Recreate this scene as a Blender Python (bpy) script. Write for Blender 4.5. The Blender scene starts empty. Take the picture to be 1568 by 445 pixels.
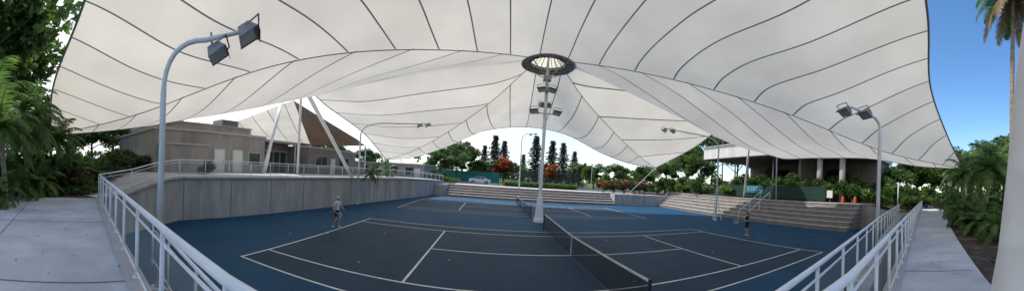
import bpy, math, random
import numpy as np
from mathutils import Vector, Matrix
random.seed(7); rng=np.random.default_rng(7)
sc=bpy.context.scene
EYE=3.35
def V(*a): return Vector(a)
def pol(b,r,z=0.0):
    b=math.radians(b); return Vector((r*math.sin(b), r*math.cos(b), z))
def S(t):
    t=max(0,min(1,t)); return t*t*(3-2*t)
def zg(x,y):
    return 1.75+0.7*S((-x-9)/4)*S((y-1.9)/5)*(1-S((y-42)/15))+0.65*S((x-24)/3.5)*S((y-7)/4)*(1-S((y-42)/12))

# ---------------------------------------------------------------- materials
def newmat(name):
    m=bpy.data.materials.new(name); m.use_nodes=True
    nt=m.node_tree; nt.nodes.clear()
    out=nt.nodes.new('ShaderNodeOutputMaterial')
    return m,nt,out
def mat(name,c1,c2=None,scale=3.0,rough=0.7,metal=0.0,bump=0.0,bscale=40,detail=6,c3=None,spec=0.3,stretch=None,stain=None):
    m,nt,out=newmat(name); N=nt.nodes; L=nt.links
    p=N.new('ShaderNodeBsdfPrincipled'); p.inputs['Roughness'].default_value=rough
    p.inputs['Metallic'].default_value=metal; p.inputs['Specular IOR Level'].default_value=spec
    L.new(p.outputs[0],out.inputs[0])
    tc=N.new('ShaderNodeTexCoord'); src=tc.outputs['Object']
    if stretch:
        mp=N.new('ShaderNodeMapping'); mp.inputs['Scale'].default_value=stretch; L.new(src,mp.inputs[0]); src=mp.outputs[0]
    if c2 is None: c2=tuple(x*0.85 for x in c1)
    n=N.new('ShaderNodeTexNoise'); n.inputs['Scale'].default_value=scale; n.inputs['Detail'].default_value=detail
    L.new(src,n.inputs['Vector'])
    r=N.new('ShaderNodeValToRGB'); r.color_ramp.elements[0].position=0.32; r.color_ramp.elements[1].position=0.68
    r.color_ramp.elements[0].color=(*c1,1); r.color_ramp.elements[1].color=(*c2,1)
    if c3:
        e=r.color_ramp.elements.new(0.5); e.color=(*c3,1)
    L.new(n.outputs['Fac'],r.inputs[0]); col=r.outputs[0]
    if stain:
        mp2=N.new('ShaderNodeMapping'); mp2.inputs['Scale'].default_value=stain[0]; L.new(tc.outputs['Object'],mp2.inputs[0])
        n3=N.new('ShaderNodeTexNoise'); n3.inputs['Scale'].default_value=1.0; n3.inputs['Detail'].default_value=10; n3.inputs['Roughness'].default_value=.65; L.new(mp2.outputs[0],n3.inputs['Vector'])
        r3=N.new('ShaderNodeValToRGB'); r3.color_ramp.elements[0].position=.35; r3.color_ramp.elements[1].position=.6
        r3.color_ramp.elements[0].color=(stain[1],)*3+(1,); r3.color_ramp.elements[1].color=(1,1,1,1); L.new(n3.outputs['Fac'],r3.inputs[0])
        mm=N.new('ShaderNodeMix'); mm.data_type='RGBA'; mm.blend_type='MULTIPLY'; mm.inputs[0].default_value=1; L.new(col,mm.inputs[6]); L.new(r3.outputs[0],mm.inputs[7]); col=mm.outputs[2]
    L.new(col,p.inputs['Base Color'])
    if bump>0:
        n2=N.new('ShaderNodeTexNoise'); n2.inputs['Scale'].default_value=bscale; n2.inputs['Detail'].default_value=4
        L.new(src,n2.inputs['Vector'])
        b=N.new('ShaderNodeBump'); b.inputs['Strength'].default_value=bump; b.inputs['Distance'].default_value=0.05
        L.new(n2.outputs['Fac'],b.inputs['Height']); L.new(b.outputs[0],p.inputs['Normal'])
    return m
def leafmat(name,c1,c2,scale=0.9,tr=0.5,gain=1.8):
    c1=tuple(c*gain for c in c1); c2=tuple(c*gain for c in c2)
    m,nt,out=newmat(name); N=nt.nodes; L=nt.links
    tc=N.new('ShaderNodeNewGeometry')
    n=N.new('ShaderNodeTexNoise'); n.inputs['Scale'].default_value=scale; n.inputs['Detail'].default_value=5
    L.new(tc.outputs['Position'],n.inputs['Vector'])
    mx=N.new('ShaderNodeMath'); mx.operation='ADD'
    mr=N.new('ShaderNodeMath'); mr.operation='MULTIPLY_ADD'; mr.inputs[1].default_value=0.3; mr.inputs[2].default_value=-0.15
    L.new(tc.outputs['Random Per Island'],mr.inputs[0]); L.new(mr.outputs[0],mx.inputs[0]); L.new(n.outputs['Fac'],mx.inputs[1])
    r=N.new('ShaderNodeValToRGB'); r.color_ramp.elements[0].position=0.3; r.color_ramp.elements[1].position=0.72
    r.color_ramp.elements[0].color=(*c1,1); r.color_ramp.elements[1].color=(*c2,1)
    L.new(mx.outputs[0],r.inputs[0])
    d=N.new('ShaderNodeBsdfPrincipled'); d.inputs['Roughness'].default_value=0.45; d.inputs['Specular IOR Level'].default_value=0.35
    t=N.new('ShaderNodeBsdfTranslucent'); ms=N.new('ShaderNodeMixShader'); ms.inputs[0].default_value=tr
    L.new(r.outputs[0],d.inputs['Base Color']); L.new(r.outputs[0],t.inputs[0])
    L.new(d.outputs[0],ms.inputs[1]); L.new(t.outputs[0],ms.inputs[2]); L.new(ms.outputs[0],out.inputs[0])
    return m
def seethru(name,col,fac,rough=0.6):
    m,nt,out=newmat(name); N=nt.nodes; L=nt.links
    p=N.new('ShaderNodeBsdfPrincipled'); p.inputs['Base Color'].default_value=(*col,1); p.inputs['Roughness'].default_value=rough
    t=N.new('ShaderNodeBsdfTransparent'); ms=N.new('ShaderNodeMixShader'); ms.inputs[0].default_value=fac
    L.new(t.outputs[0],ms.inputs[1]); L.new(p.outputs[0],ms.inputs[2]); L.new(ms.outputs[0],out.inputs[0])
    return m
def fabric(name,base,trans,fac,seams=True,spacing=2.1,seamw=0.04):
    m,nt,out=newmat(name); N=nt.nodes; L=nt.links
    uv=N.new('ShaderNodeUVMap'); sx=N.new('ShaderNodeSeparateXYZ'); L.new(uv.outputs[0],sx.inputs[0])
    n=N.new('ShaderNodeTexNoise'); n.inputs['Scale'].default_value=0.3; n.inputs['Detail'].default_value=8
    g=N.new('ShaderNodeNewGeometry'); L.new(g.outputs['Position'],n.inputs['Vector'])
    r=N.new('ShaderNodeValToRGB'); r.color_ramp.elements[0].position=0.3; r.color_ramp.elements[1].position=0.7
    r.color_ramp.elements[0].color=(*[c*0.88 for c in base],1); r.color_ramp.elements[1].color=(*base,1)
    L.new(n.outputs['Fac'],r.inputs[0])
    r2=N.new('ShaderNodeValToRGB'); r2.color_ramp.elements[0].position=0.3; r2.color_ramp.elements[1].position=0.7
    r2.color_ramp.elements[0].color=(*[c*0.84 for c in trans],1); r2.color_ramp.elements[1].color=(*trans,1)
    L.new(n.outputs['Fac'],r2.inputs[0])
    fr=N.new('ShaderNodeMath'); fr.operation='FRACT'; L.new(sx.outputs[0],fr.inputs[0])
    fl=N.new('ShaderNodeMath'); fl.operation='FLOOR'; L.new(sx.outputs[0],fl.inputs[0])
    wn=N.new('ShaderNodeTexWhiteNoise'); wn.noise_dimensions='1D'; L.new(fl.outputs[0],wn.inputs['W'])
    wv=N.new('ShaderNodeMath'); wv.operation='MULTIPLY_ADD'; wv.inputs[1].default_value=0.10; wv.inputs[2].default_value=0.90; L.new(wn.outputs['Value'],wv.inputs[0])
    a=N.new('ShaderNodeMath'); a.operation='SUBTRACT'; a.inputs[1].default_value=0.5; L.new(fr.outputs[0],a.inputs[0])
    b=N.new('ShaderNodeMath'); b.operation='ABSOLUTE'; L.new(a.outputs[0],b.inputs[0])
    c=N.new('ShaderNodeMath'); c.operation='GREATER_THAN'; c.inputs[1].default_value=0.5-(seamw/spacing if seams else -1); L.new(b.outputs[0],c.inputs[0])
    def mul(src,dark):
        mx=N.new('ShaderNodeMix'); mx.data_type='RGBA'; L.new(c.outputs[0],mx.inputs[0])
        vm=N.new('ShaderNodeVectorMath'); vm.operation='SCALE'; L.new(src.outputs[0],vm.inputs[0]); L.new(wv.outputs[0],vm.inputs['Scale'])
        L.new(vm.outputs[0],mx.inputs[6]); mx.inputs[7].default_value=(*dark,1); return mx.outputs[2]
    d=N.new('ShaderNodeBsdfDiffuse'); L.new(mul(r,(0.17,0.19,0.18)),d.inputs[0])
    t=N.new('ShaderNodeBsdfTranslucent'); L.new(mul(r2,(0.10,0.11,0.10)),t.inputs[0])
    ms=N.new('ShaderNodeMixShader'); ms.inputs[0].default_value=fac
    L.new(d.outputs[0],ms.inputs[1]); L.new(t.outputs[0],ms.inputs[2]); L.new(ms.outputs[0],out.inputs[0])
    return m
M={}
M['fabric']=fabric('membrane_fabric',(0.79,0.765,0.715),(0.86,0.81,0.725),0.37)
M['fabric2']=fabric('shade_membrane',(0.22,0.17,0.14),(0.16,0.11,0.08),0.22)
M['cone']=fabric('skylight_membrane',(0.85,0.8,0.7),(0.95,0.85,0.68),0.6,spacing=1,seamw=0.06)
M['white']=mat('white_painted_steel',(0.80,0.81,0.82),(0.68,0.69,0.70),scale=2,rough=0.4,spec=0.5)
M['grey']=mat('galvanised_steel',(0.24,0.25,0.25),(0.32,0.32,0.32),scale=5,rough=0.5,metal=0.3)
M['ringgrey']=mat('ring_plate',(0.55,0.55,0.54),(0.42,0.42,0.41),scale=2,rough=0.6)
M['dark']=mat('dark_metal',(0.03,0.03,0.032),(0.05,0.05,0.05),rough=0.5)
M['lamp']=mat('lamp_glass',(0.62,0.64,0.66),(0.5,0.52,0.54),rough=0.15,spec=0.6)
M['courtblue']=mat('court_surround_acrylic',(0.006,0.055,0.118),(0.009,0.068,0.142),scale=0.5,rough=0.7,bump=0.05,bscale=200,detail=10,spec=0.22,stain=((.35,.35,.35),.74))
M['courtnavy']=mat('court_play_acrylic',(0.008,0.035,0.066),(0.012,0.045,0.082),scale=0.7,rough=0.68,bump=0.05,bscale=200,detail=10,spec=0.25,stain=((.5,.25,.5),.7))
M['line']=mat('court_line_paint',(0.72,0.74,0.70),(0.5,0.52,0.5),scale=4,rough=0.6)
M['concrete']=mat('walkway_concrete',(0.60,0.60,0.61),(0.48,0.48,0.485),scale=0.8,rough=0.85,bump=0.15,bscale=60,detail=12,stain=((.9,.9,.9),.78))
M['wall']=mat('rendered_retaining_wall',(0.42,0.415,0.41),(0.33,0.325,0.32),scale=0.7,rough=0.85,bump=0.1,bscale=30,detail=10,stretch=(1,1,0.35),stain=((1.6,1.6,.25),.72))
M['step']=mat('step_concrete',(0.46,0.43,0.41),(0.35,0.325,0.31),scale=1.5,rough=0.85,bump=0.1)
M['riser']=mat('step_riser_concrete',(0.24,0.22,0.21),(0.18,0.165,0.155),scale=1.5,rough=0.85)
M['mulch']=mat('garden_mulch_ground',(0.065,0.043,0.03),(0.14,0.098,0.075),scale=2.5,rough=0.95,bump=0.8,bscale=14,detail=12,c3=(0.048,0.038,0.024))
M['grass']=mat('lawn_ground',(0.06,0.1,0.025),(0.09,0.14,0.04),scale=0.6,rough=0.95,bump=0.5,bscale=10,detail=12)
M['asphalt']=mat('road_asphalt',(0.075,0.075,0.075),(0.10,0.098,0.095),scale=1,rough=0.9)
M['taupe']=mat('building_render_taupe',(0.38,0.34,0.315),(0.32,0.285,0.26),scale=0.6,rough=0.85,bump=0.08,detail=8,stain=((1.2,1.2,.3),.75))
M['taupe2']=mat('building_render_brown',(0.28,0.235,0.21),(0.23,0.19,0.17),scale=0.6,rough=0.85,stain=((1.2,1.2,.3),.75))
M['trim']=mat('parapet_trim',(0.45,0.43,0.41),(0.37,0.355,0.34),rough=0.7)
M['door']=mat('door_paint',(0.66,0.66,0.64),(0.58,0.58,0.56),rough=0.5)
M['glass']=mat('window_glass',(0.03,0.04,0.045),(0.05,0.06,0.065),rough=0.08,spec=0.8)
M['fascia']=mat('roof_fascia',(0.68,0.67,0.66),(0.58,0.57,0.56),rough=0.6,stain=((.6,.6,.2),.8))
M['gmesh']=mat('green_windscreen_mesh',(0.010,0.032,0.024),(0.015,0.045,0.034),scale=2,rough=0.8)
M['gmesh2']=mat('green_court_fence',(0.03,0.18,0.13),(0.04,0.22,0.16),scale=2,rough=0.8)
M['banner']=mat('banner_blue',(0.03,0.16,0.24),(0.03,0.2,0.25),rough=0.5)
M['net']=seethru('net_mesh',(0.012,0.012,0.014),0.62)
M['panel']=seethru('balustrade_mesh_panel',(0.25,0.28,0.28),0.30,0.3)
M['chain']=seethru('chainlink',(0.05,0.06,0.055),0.35)
M['bark']=mat('bark',(0.14,0.11,0.085),(0.08,0.062,0.05),scale=6,rough=0.95,bump=0.5,bscale=20,stretch=(1,1,0.3))
M['palmbark']=mat('palm_bark',(0.36,0.30,0.26),(0.2,0.165,0.135),scale=4,rough=0.95,bump=0.5,bscale=8,stretch=(0.3,0.3,3))
M['leaf']=leafmat('leaf_green',(0.018,0.045,0.010),(0.085,0.15,0.03))
M['leafdk']=leafmat('leaf_dark',(0.012,0.03,0.008),(0.055,0.095,0.022))
M['leafred']=leafmat('leaf_cordyline',(0.03,0.014,0.011),(0.05,0.07,0.02),scale=1.5)
M['leafor']=leafmat('flower_orange',(0.30,0.045,0.015),(0.55,0.11,0.025),scale=2,gain=1)
M['palm']=leafmat('palm_frond',(0.02,0.05,0.012),(0.09,0.15,0.035),scale=1.2,gain=1.9)
M['palmdry']=leafmat('palm_frond_dry',(0.22,0.15,0.08),(0.38,0.28,0.16),scale=1.2,gain=1)
M['pine']=leafmat('pine_needles',(0.016,0.036,0.018),(0.05,0.08,0.035),scale=0.5,tr=0.2,gain=1)
M['hedge']=leafmat('hedge_leaf',(0.03,0.07,0.012),(0.11,0.18,0.035),scale=1.5)
M['skin']=mat('skin',(0.45,0.27,0.19),(0.4,0.23,0.16),rough=0.5)
M['shirtw']=mat('shirt_pale',(0.55,0.55,0.58),(0.48,0.48,0.5),rough=0.85)
M['navy']=mat('shorts_navy',(0.02,0.025,0.045),(0.03,0.035,0.06),rough=0.85)
M['black']=mat('sportswear_black',(0.015,0.015,0.018),(0.025,0.025,0.028),rough=0.85)
M['hairg']=mat('hair_grey',(0.5,0.48,0.45),(0.4,0.38,0.36),rough=0.8)
M['hairb']=mat('hair_brown',(0.05,0.03,0.02),(0.03,0.02,0.012),rough=0.8)
M['shoe']=mat('shoe_white',(0.7,0.7,0.7),(0.6,0.6,0.6),rough=0.6)
M['eye']=mat('eye_dark',(0.01,0.01,0.01),(0.01,0.01,0.01),rough=0.2)
M['lip']=mat('lip',(0.35,0.14,0.11),(0.3,0.12,0.1),rough=0.5)
M['ball']=mat('ball_felt',(0.55,0.65,0.08),(0.5,0.6,0.07),rough=0.9)
M['carpaint']=mat('car_silver_paint',(0.6,0.62,0.65),(0.55,0.57,0.6),rough=0.25,metal=0.3,spec=0.6)
M['tyre']=mat('tyre_rubber',(0.02,0.02,0.02),(0.03,0.03,0.03),rough=0.8)
M['orange']=mat('orange_plastic',(0.45,0.11,0.03),(0.38,0.08,0.02),rough=0.6)

# ---------------------------------------------------------------- builder
class B:
    def __init__(s): s.v=[];s.f=[];s.m=[];s.mats=[]
    def mi(s,k):
        if k not in s.mats: s.mats.append(k)
        return s.mats.index(k)
    def poly(s,pts,k):
        n=len(s.v); s.v+= [tuple(p) for p in pts]; s.f.append(tuple(range(n,n+len(pts)))); s.m.append(s.mi(k))
    def box(s,c,d,k,rz=0,rx=0):
        cx,cy,cz=c; hx,hy,hz=d[0]/2,d[1]/2,d[2]/2
        R=Matrix.Rotation(rz,3,'Z')@Matrix.Rotation(rx,3,'X'); n=len(s.v)
        for x in(-hx,hx):
            for y in(-hy,hy):
                for z in(-hz,hz):
                    p=R@Vector((x,y,z)); s.v.append((cx+p.x,cy+p.y,cz+p.z))
        for q in((0,1,3,2),(4,6,7,5),(0,4,5,1),(2,3,7,6),(0,2,6,4),(1,5,7,3)):
            s.f.append(tuple(n+i for i in q)); s.m.append(s.mi(k))
    def bx(s,x0,x1,y0,y1,z0,z1,k): s.box(((x0+x1)/2,(y0+y1)/2,(z0+z1)/2),(abs(x1-x0),abs(y1-y0),abs(z1-z0)),k)
    def tube(s,pts,rs,k,n=10,cap=True):
        pts=[Vector(p) for p in pts]
        if not isinstance(rs,(list,tuple)): rs=[rs]*len(pts)
        base=len(s.v); m=s.mi(k); up=None
        for i,p in enumerate(pts):
            a=pts[max(0,i-1)];b=pts[min(len(pts)-1,i+1)]; d=(b-a).normalized()
            if up is None: up=Vector((0,0,1)) if abs(d.z)<0.9 else Vector((1,0,0))
            u=(up-d*up.dot(d)).normalized(); w=d.cross(u); up=u
            for j in range(n):
                t=2*math.pi*j/n; q=p+(u*math.cos(t)+w*math.sin(t))*rs[i]; s.v.append(tuple(q))
        for i in range(len(pts)-1):
            for j in range(n):
                a=base+i*n+j;b=base+i*n+(j+1)%n
                s.f.append((a,b,b+n,a+n)); s.m.append(m)
        if cap:
            s.f.append(tuple(base+j for j in range(n))[::-1]); s.m.append(m)
            e=base+(len(pts)-1)*n; s.f.append(tuple(e+j for j in range(n))); s.m.append(m)
    def leaves(s,c,rad,n,size,k,shell=0.45,asp=0.5):
        m=s.mi(k); c=np.array(c,float); rad=np.array(rad,float)
        d=rng.normal(size=(n,3)); d/=np.linalg.norm(d,axis=1)[:,None]
        rr=(shell+(1-shell)*rng.random(n))**0.8
        p=c+d*rad*rr[:,None]
        a=rng.normal(size=(n,3)); a[:,2]*=0.6; a/=np.linalg.norm(a,axis=1)[:,None]
        b=np.cross(a,d+rng.normal(size=(n,3))*0.5); b/=np.linalg.norm(b,axis=1)[:,None]+1e-6
        sz=(size*(0.6+0.8*rng.random(n)))[:,None]
        q=[p-a*sz, p-b*sz*asp, p+a*sz, p+b*sz*asp]
        base=len(s.v); arr=np.stack(q,1).reshape(-1,3); s.v+=list(map(tuple,arr.tolist()))
        s.f+= [(base+4*i,base+4*i+1,base+4*i+2,base+4*i+3) for i in range(n)]; s.m+=[m]*n
    def crown(s,c,rad,clumps,n,size,k,cr=0.38):
        for i in range(clumps):
            d=rng.normal(size=3); d/=np.linalg.norm(d); f=0.35+0.6*rng.random()
            cc=np.array(c)+d*np.array(rad)*f
            r=np.array(rad)*cr*(0.6+0.7*rng.random())
            kk=k if not isinstance(k,(list,tuple)) else k[i%len(k)]
            s.leaves(cc,r,n//clumps,size,kk,0.3)
    def make(s,name,smooth=False,parent=None,uvs=None):
        me=bpy.data.meshes.new(name); me.from_pydata(s.v,[],s.f)
        for k in s.mats: me.materials.append(M[k])
        me.polygons.foreach_set('material_index',s.m)
        if smooth: me.polygons.foreach_set('use_smooth',[True]*len(s.f))
        if uvs is not None:
            l=me.uv_layers.new(name='UVMap'); vi=np.zeros(len(me.loops),dtype=np.int32); me.loops.foreach_get('vertex_index',vi)
            l.data.foreach_set('uv',np.array(uvs)[vi].astype(np.float32).ravel())
        me.update(); o=bpy.data.objects.new(name,me); sc.collection.objects.link(o)
        if parent: o.parent=parent
        return o
def empty(name,loc=(0,0,0)):
    o=bpy.data.objects.new(name,None); o.location=loc; o.empty_display_size=0.3; sc.collection.objects.link(o); return o
def inst(o,loc,rz=0,scale=1.0,name=None):
    n=bpy.data.objects.new(name or o.name.split('.')[0],o.data); n.location=loc; n.rotation_euler=(0,0,rz)
    n.scale=(scale,)*3 if not isinstance(scale,tuple) else scale; sc.collection.objects.link(n); return n
def spl(P,t):
    n=len(P)-1; x=max(0,min(0.99999,t))*n; i=int(x); f=x-i
    p1,p2=P[i],P[i+1]; p0=P[i-1] if i>0 else p1*2-p2; p3=P[i+2] if i+2<=n else p2*2-p1
    return 0.5*((2*p1)+(p2-p0)*f+(2*p0-5*p1+4*p2-p3)*f*f+(3*p1-p0-3*p2+p3)*f**3)

# ---------------------------------------------------------------- ground with court pit
hole=[(-11.9,1.95),(-6,1.32),(0,0.74),(2,0.86),(10,2.2),(27,4.9),(27.2,12),(27.6,30),(27.5,47.5),(16,47.5),(-10,47.5),(-11.2,47.5),(-12.6,35),(-14.1,23.3),(-15,7)]
def subdiv(poly,d=1.0):
    o=[]
    for i in range(len(poly)):
        a=Vector((*poly[i],0)); b=Vector((*poly[(i+1)%len(poly)],0)); n=max(1,int((b-a).length/d))
        for j in range(n): o.append(a.lerp(b,j/n))
    return o
HP=subdiv(hole); C0=Vector((5,22,0))
b=B(); scales=[1,1.03,1.06,1.1,1.15,1.2,1.3,1.4,1.55,1.75,2,2.5,3.5,6,12,30,100]
for s_ in scales:
    for p in HP:
        q=C0+(p-C0)*s_; b.v.append((q.x,q.y,zg(q.x,q.y)))
n=len(HP)
for r in range(len(scales)-1):
    for j in range(n):
        a=r*n+j; c=r*n+(j+1)%n; b.f.append((a,a+n,c+n,c)); b.m.append(b.mi('mulch') if scales[r]<2.4 else b.mi('grass'))
b.make('ground',smooth=True)
b=B(); b.poly([(p[0],p[1],0) for p in hole],'courtblue'); b.make('court_surround')
b=B()
for i in range(n):
    p,q=HP[i],HP[(i+1)%n]
    b.poly([(p.x,p.y,-0.02),(q.x,q.y,-0.02),(q.x,q.y,zg(q.x,q.y)),(p.x,p.y,zg(p.x,p.y))],'wall')
def along(pts,step):
    res=[];pts=[Vector(p) for p in pts]
    for i in range(len(pts)-1):
        L=(pts[i+1]-pts[i]).length; k=max(1,int(round(L/step)))
        for j in range(k): res.append(pts[i].lerp(pts[i+1],j/k))
    res.append(pts[-1]); return res
for seg in ([(-11.9,1.95,0),(-15,7,0),(-14.1,23.3,0),(-12.6,35,0),(-11.2,47.5,0)],[(-11.9,1.95,0),(-6,1.32,0),(0,0.74,0),(2,0.86,0),(10,2.2,0),(27,4.9,0)]):
    A=along(seg,1.0)
    for p,q in zip(A[:-1],A[1:]):
        d=(q-p); zp,zq=zg(p.x,p.y),zg(q.x,q.y); w_=Vector((-d.y,d.x,0)).normalized()*.13
        top=[(p-w_,zp),(q-w_,zq),(q+w_,zq),(p+w_,zp)]
        b.poly([(t.x,t.y,z+.07) for t,z in top],'trim')
        b.poly([(top[0][0].x,top[0][0].y,zp-.05),(top[1][0].x,top[1][0].y,zq-.05),(top[1][0].x,top[1][0].y,zq+.07),(top[0][0].x,top[0][0].y,zp+.07)],'trim')
        b.poly([(top[3][0].x,top[3][0].y,zp-.05),(top[2][0].x,top[2][0].y,zq-.05),(top[2][0].x,top[2][0].y,zq+.07),(top[3][0].x,top[3][0].y,zp+.07)],'trim')
for p in along([(-14.98,7.3,0),(-14.1,23.3,0),(-12.6,35,0)],3.2):
    b.box((p.x+0.012,p.y,zg(p.x,p.y)/2),(0.02,0.03,zg(p.x,p.y)-0.1),'riser')
b.make('retaining_wall')

# ---------------------------------------------------------------- courts
RA=math.radians(4.5); ux=Vector((math.cos(RA),math.sin(RA),0)); uy=Vector((-math.sin(RA),math.cos(RA),0))
def court(cx,cy,kx,ky):
    c=Vector((cx,cy,0)); b=B()
    def P(x,y,z): q=c+ux*x*kx+uy*y*ky; return (q.x,q.y,z)
    b.poly([P(-11.95,-5.55,.004),P(11.95,-5.55,.004),P(11.95,5.55,.004),P(-11.95,5.55,.004)],'courtnavy')
    w=0.042
    def ln(x0,y0,x1,y1,z):
        if abs(x1-x0)>abs(y1-y0): b.poly([P(x0,y0-w,z),P(x1,y0-w,z),P(x1,y0+w,z),P(x0,y0+w,z)],'line')
        else: b.poly([P(x0-w,y0,z),P(x0+w,y0,z),P(x0+w,y1,z),P(x0-w,y1,z)],'line')
    for y in(-5.485,5.485): ln(-11.935,y,11.935,y,.008)
    for y in(-4.115,4.115): ln(-11.83,y,11.83,y,.008)
    for x in(-11.885,11.885): ln(x,-5.435,x,5.435,.0085)
    for x in(-6.4,6.4): ln(x,-4.065,x,4.065,.0085)
    ln(-6.35,0,6.35,0,.0088)
    for x in(-11.835,11.735): ln(x,0-.0,x+.1,0,.0088)
    b.make('tennis_court')
    e=empty('tennis_net'); b=B(); N_=24
    h=lambda y:1.07-0.156*(1-abs(y)/6.4)
    for i in range(N_):
        y0=-6.4+12.8*i/N_; y1=-6.4+12.8*(i+1)/N_
        b.poly([P(0,y0,0.03),P(0,y1,0.03),P(0,y1,h(y1)-.05),P(0,y0,h(y0)-.05)],'net')
    b.make('net_mesh',parent=e)
    b=B()
    for i in range(N_):
        y0=-6.4+12.8*i/N_; y1=-6.4+12.8*(i+1)/N_
        b.poly([P(.015,y0,h(y0)-.06),P(.015,y1,h(y1)-.06),P(.015,y1,h(y1)),P(.015,y0,h(y0))],'line')
        b.poly([P(-.015,y0,h(y0)-.06),P(-.015,y1,h(y1)-.06),P(-.015,y1,h(y1)),P(-.015,y0,h(y0))],'line')
        b.poly([P(-.015,y0,h(y0)),P(-.015,y1,h(y1)),P(.015,y1,h(y1)),P(.015,y0,h(y0))],'line')
    b.tube([P(0,0,0.01),P(0,0,.91)],.025,'line',6)
    for y in(-6.42,6.42):
        b.tube([P(0,y,0),P(0,y,1.1)],.045,'dark',12)
    b.make('net_band_and_posts',parent=e)
court(2.85,13.0,.975,1.04); court(1.3,31.6,1,1)

# ---------------------------------------------------------------- back steps and right terraces
b=B()
for i in range(5):
    y0=43+.85*i
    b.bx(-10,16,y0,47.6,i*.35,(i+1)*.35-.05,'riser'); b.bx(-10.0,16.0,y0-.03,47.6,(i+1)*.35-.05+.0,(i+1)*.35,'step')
b.make('concrete_steps')
b=B(); b.bx(16.02,27.4,43.4,47.6,0,1.77,'wall'); b.bx(-12.4,-10.02,43.4,47.6,0,1.77,'wall'); b.make('end_wall')
b=B()
for i in range(6):
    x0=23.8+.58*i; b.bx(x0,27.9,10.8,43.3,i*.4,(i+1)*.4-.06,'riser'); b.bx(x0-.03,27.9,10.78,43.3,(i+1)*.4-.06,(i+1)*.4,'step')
b.make('terrace_seating')
b=B()
for y in (22.5,24.0):
    b.tube([(23.6,y,1.0),(27.2,y,3.3)],.035,'white'); 
    for k in (0,.5,1): b.tube([(23.6+3.6*k,y,2.3*k+.0),(23.6+3.6*k,y,1.0+2.3*k)],.03,'white')
b.make('stair_handrail')

# ---------------------------------------------------------------- walkways
def strip(name,cL,cR,k,off,nx=40,ny=6):
    b=B()
    for i in range(nx+1):
        for j in range(ny+1):
            p=spl(cL,i/nx).lerp(spl(cR,i/nx),j/ny); b.v.append((p.x,p.y,zg(p.x,p.y)+off))
    for i in range(nx):
        for j in range(ny):
            a=i*(ny+1)+j; b.f.append((a,a+1,a+ny+2,a+ny+1)); b.m.append(b.mi(k))
    return b.make(name,smooth=True)
strip('concrete_walkway',[V(-11.9,1.9,0),V(-6,1.27,0),V(0,.70,0),V(2,.82,0),V(10,2.15,0),V(27,4.85,0),V(50,8.4,0)],
      [V(-12.5,-2.6,0),V(-6,-4,0),V(0,-4,0),V(2.2,-1.2,0),V(10,.45,0),V(27,2.6,0),V(50,5.3,0)],'concrete',.035,90,8)
strip('concrete_path',[V(-12.0,1.95,0),V(-15.05,7,0),V(-14.15,23.3,0),V(-12.6,35,0),V(-11.25,47.5,0)],
      [V(-20,-1.5,0),V(-21.5,7,0),V(-21.7,23.3,0),V(-21.5,35,0),V(-20.5,47.5,0)],'concrete',.031,60,10)
b=B()
for p,q in (((-7.2,1.4),(-7.8,-3.5)),((-3.6,1.0),(-3.9,-3.8)),((-10.8,1.7),(-11.3,-3)),((-11.3,-.8),(-3.8,-1.2)),((6,1.5),(6.3,.0)),((10,2.1),(10.3,.7)),((14.5,2.9),(14.8,1.4)),((19,3.6),(19.3,1.9)),((24,4.3),(24.3,2.6))):
    A=along([(p[0],p[1],0),(q[0],q[1],0)],.5)
    for a_,c_ in zip(A[:-1],A[1:]):
        d=(c_-a_).normalized(); w=Vector((-d.y,d.x,0))*.012
        b.poly([(u.x,u.y,zg(u.x,u.y)+.042) for u in (a_-w,c_-w,c_+w,a_+w)],'riser')
b.make('pavement_joint')
b=B(); b.bx(-40,60,56,66,1.6,1.755,'asphalt'); b.make('road')
b=B(); b.bx(-12,22,47.6,52,1.6,1.78,'concrete'); b.make('footpath')
b=B(); b.bx(-40,60,55.85,56,1.6,1.88,'concrete'); b.bx(-40,60,66,66.15,1.6,1.88,'concrete'); b.make('kerb')

# ---------------------------------------------------------------- railings
def railing(pts,post,h=1.0,name='railing',panel=True,zoff=None,r=.028,prr=.022):
    e=empty(name); b=B(); pb=B(); A=along(pts,post)
    zf=(lambda p:zg(p.x,p.y)+.0) if zoff is None else (lambda p:zoff)
    tops=[Vector((p.x,p.y,zf(p)+h)) for p in A]
    b.tube(tops,r,'white',10)
    b.tube([t-V(0,0,h-.15) for t in tops],.014,'white',8)
    b.tube([t-V(0,0,.14) for t in tops],.014,'white',8)
    for t in tops:
        b.tube([t-V(0,0,h),t],prr,'white',8)
        b.tube([t-V(0,0,h-.07),t-V(0,0,h-.085)],prr*2.2,'white',8)
    b.make('rails_and_posts',smooth=True,parent=e)
    if panel:
        for t,u in zip(tops[:-1],tops[1:]):
            d=(u-t).normalized()*.05
            pb.poly([t+d-V(0,0,h-.17),u-d-V(0,0,h-.17),u-d-V(0,0,.16),t+d-V(0,0,.16)],'panel')
        pb.make('infill_panels',parent=e)
railing([(-11.85,1.95,0),(-6,1.36,0),(-1.2,.845,0),(1.2,.80,0),(2,.87,0),(10,2.15,0),(27,4.85,0),(31.5,5.5,0)],1.15,r=.034,prr=.025)
railing([(-11.85,1.95,0),(-14.95,7.0,0),(-14.05,23.3,0),(-12.55,35,0),(-11.2,47,0)],1.7)
railing([(1.5,1.28,0),(10,3.2,0),(24.3,6.2,0)],1.3,zoff=1.68,h=.92)
railing([(-1.8,1.55,0),(-6,2.2,0)],1.3,zoff=1.05,h=.95)
b=B(); 
for x in range(12):
    b.bx(-1.9-.35*x,-1.55-.35*x,.95+.03*x,1.85+.05*x,0,1.05-.085*x,'step')
b.make('concrete_stairs')
b=B(); A=along([(1.4,1.3,0),(10,3.25,0),(24.3,6.25,0)],1)
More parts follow.
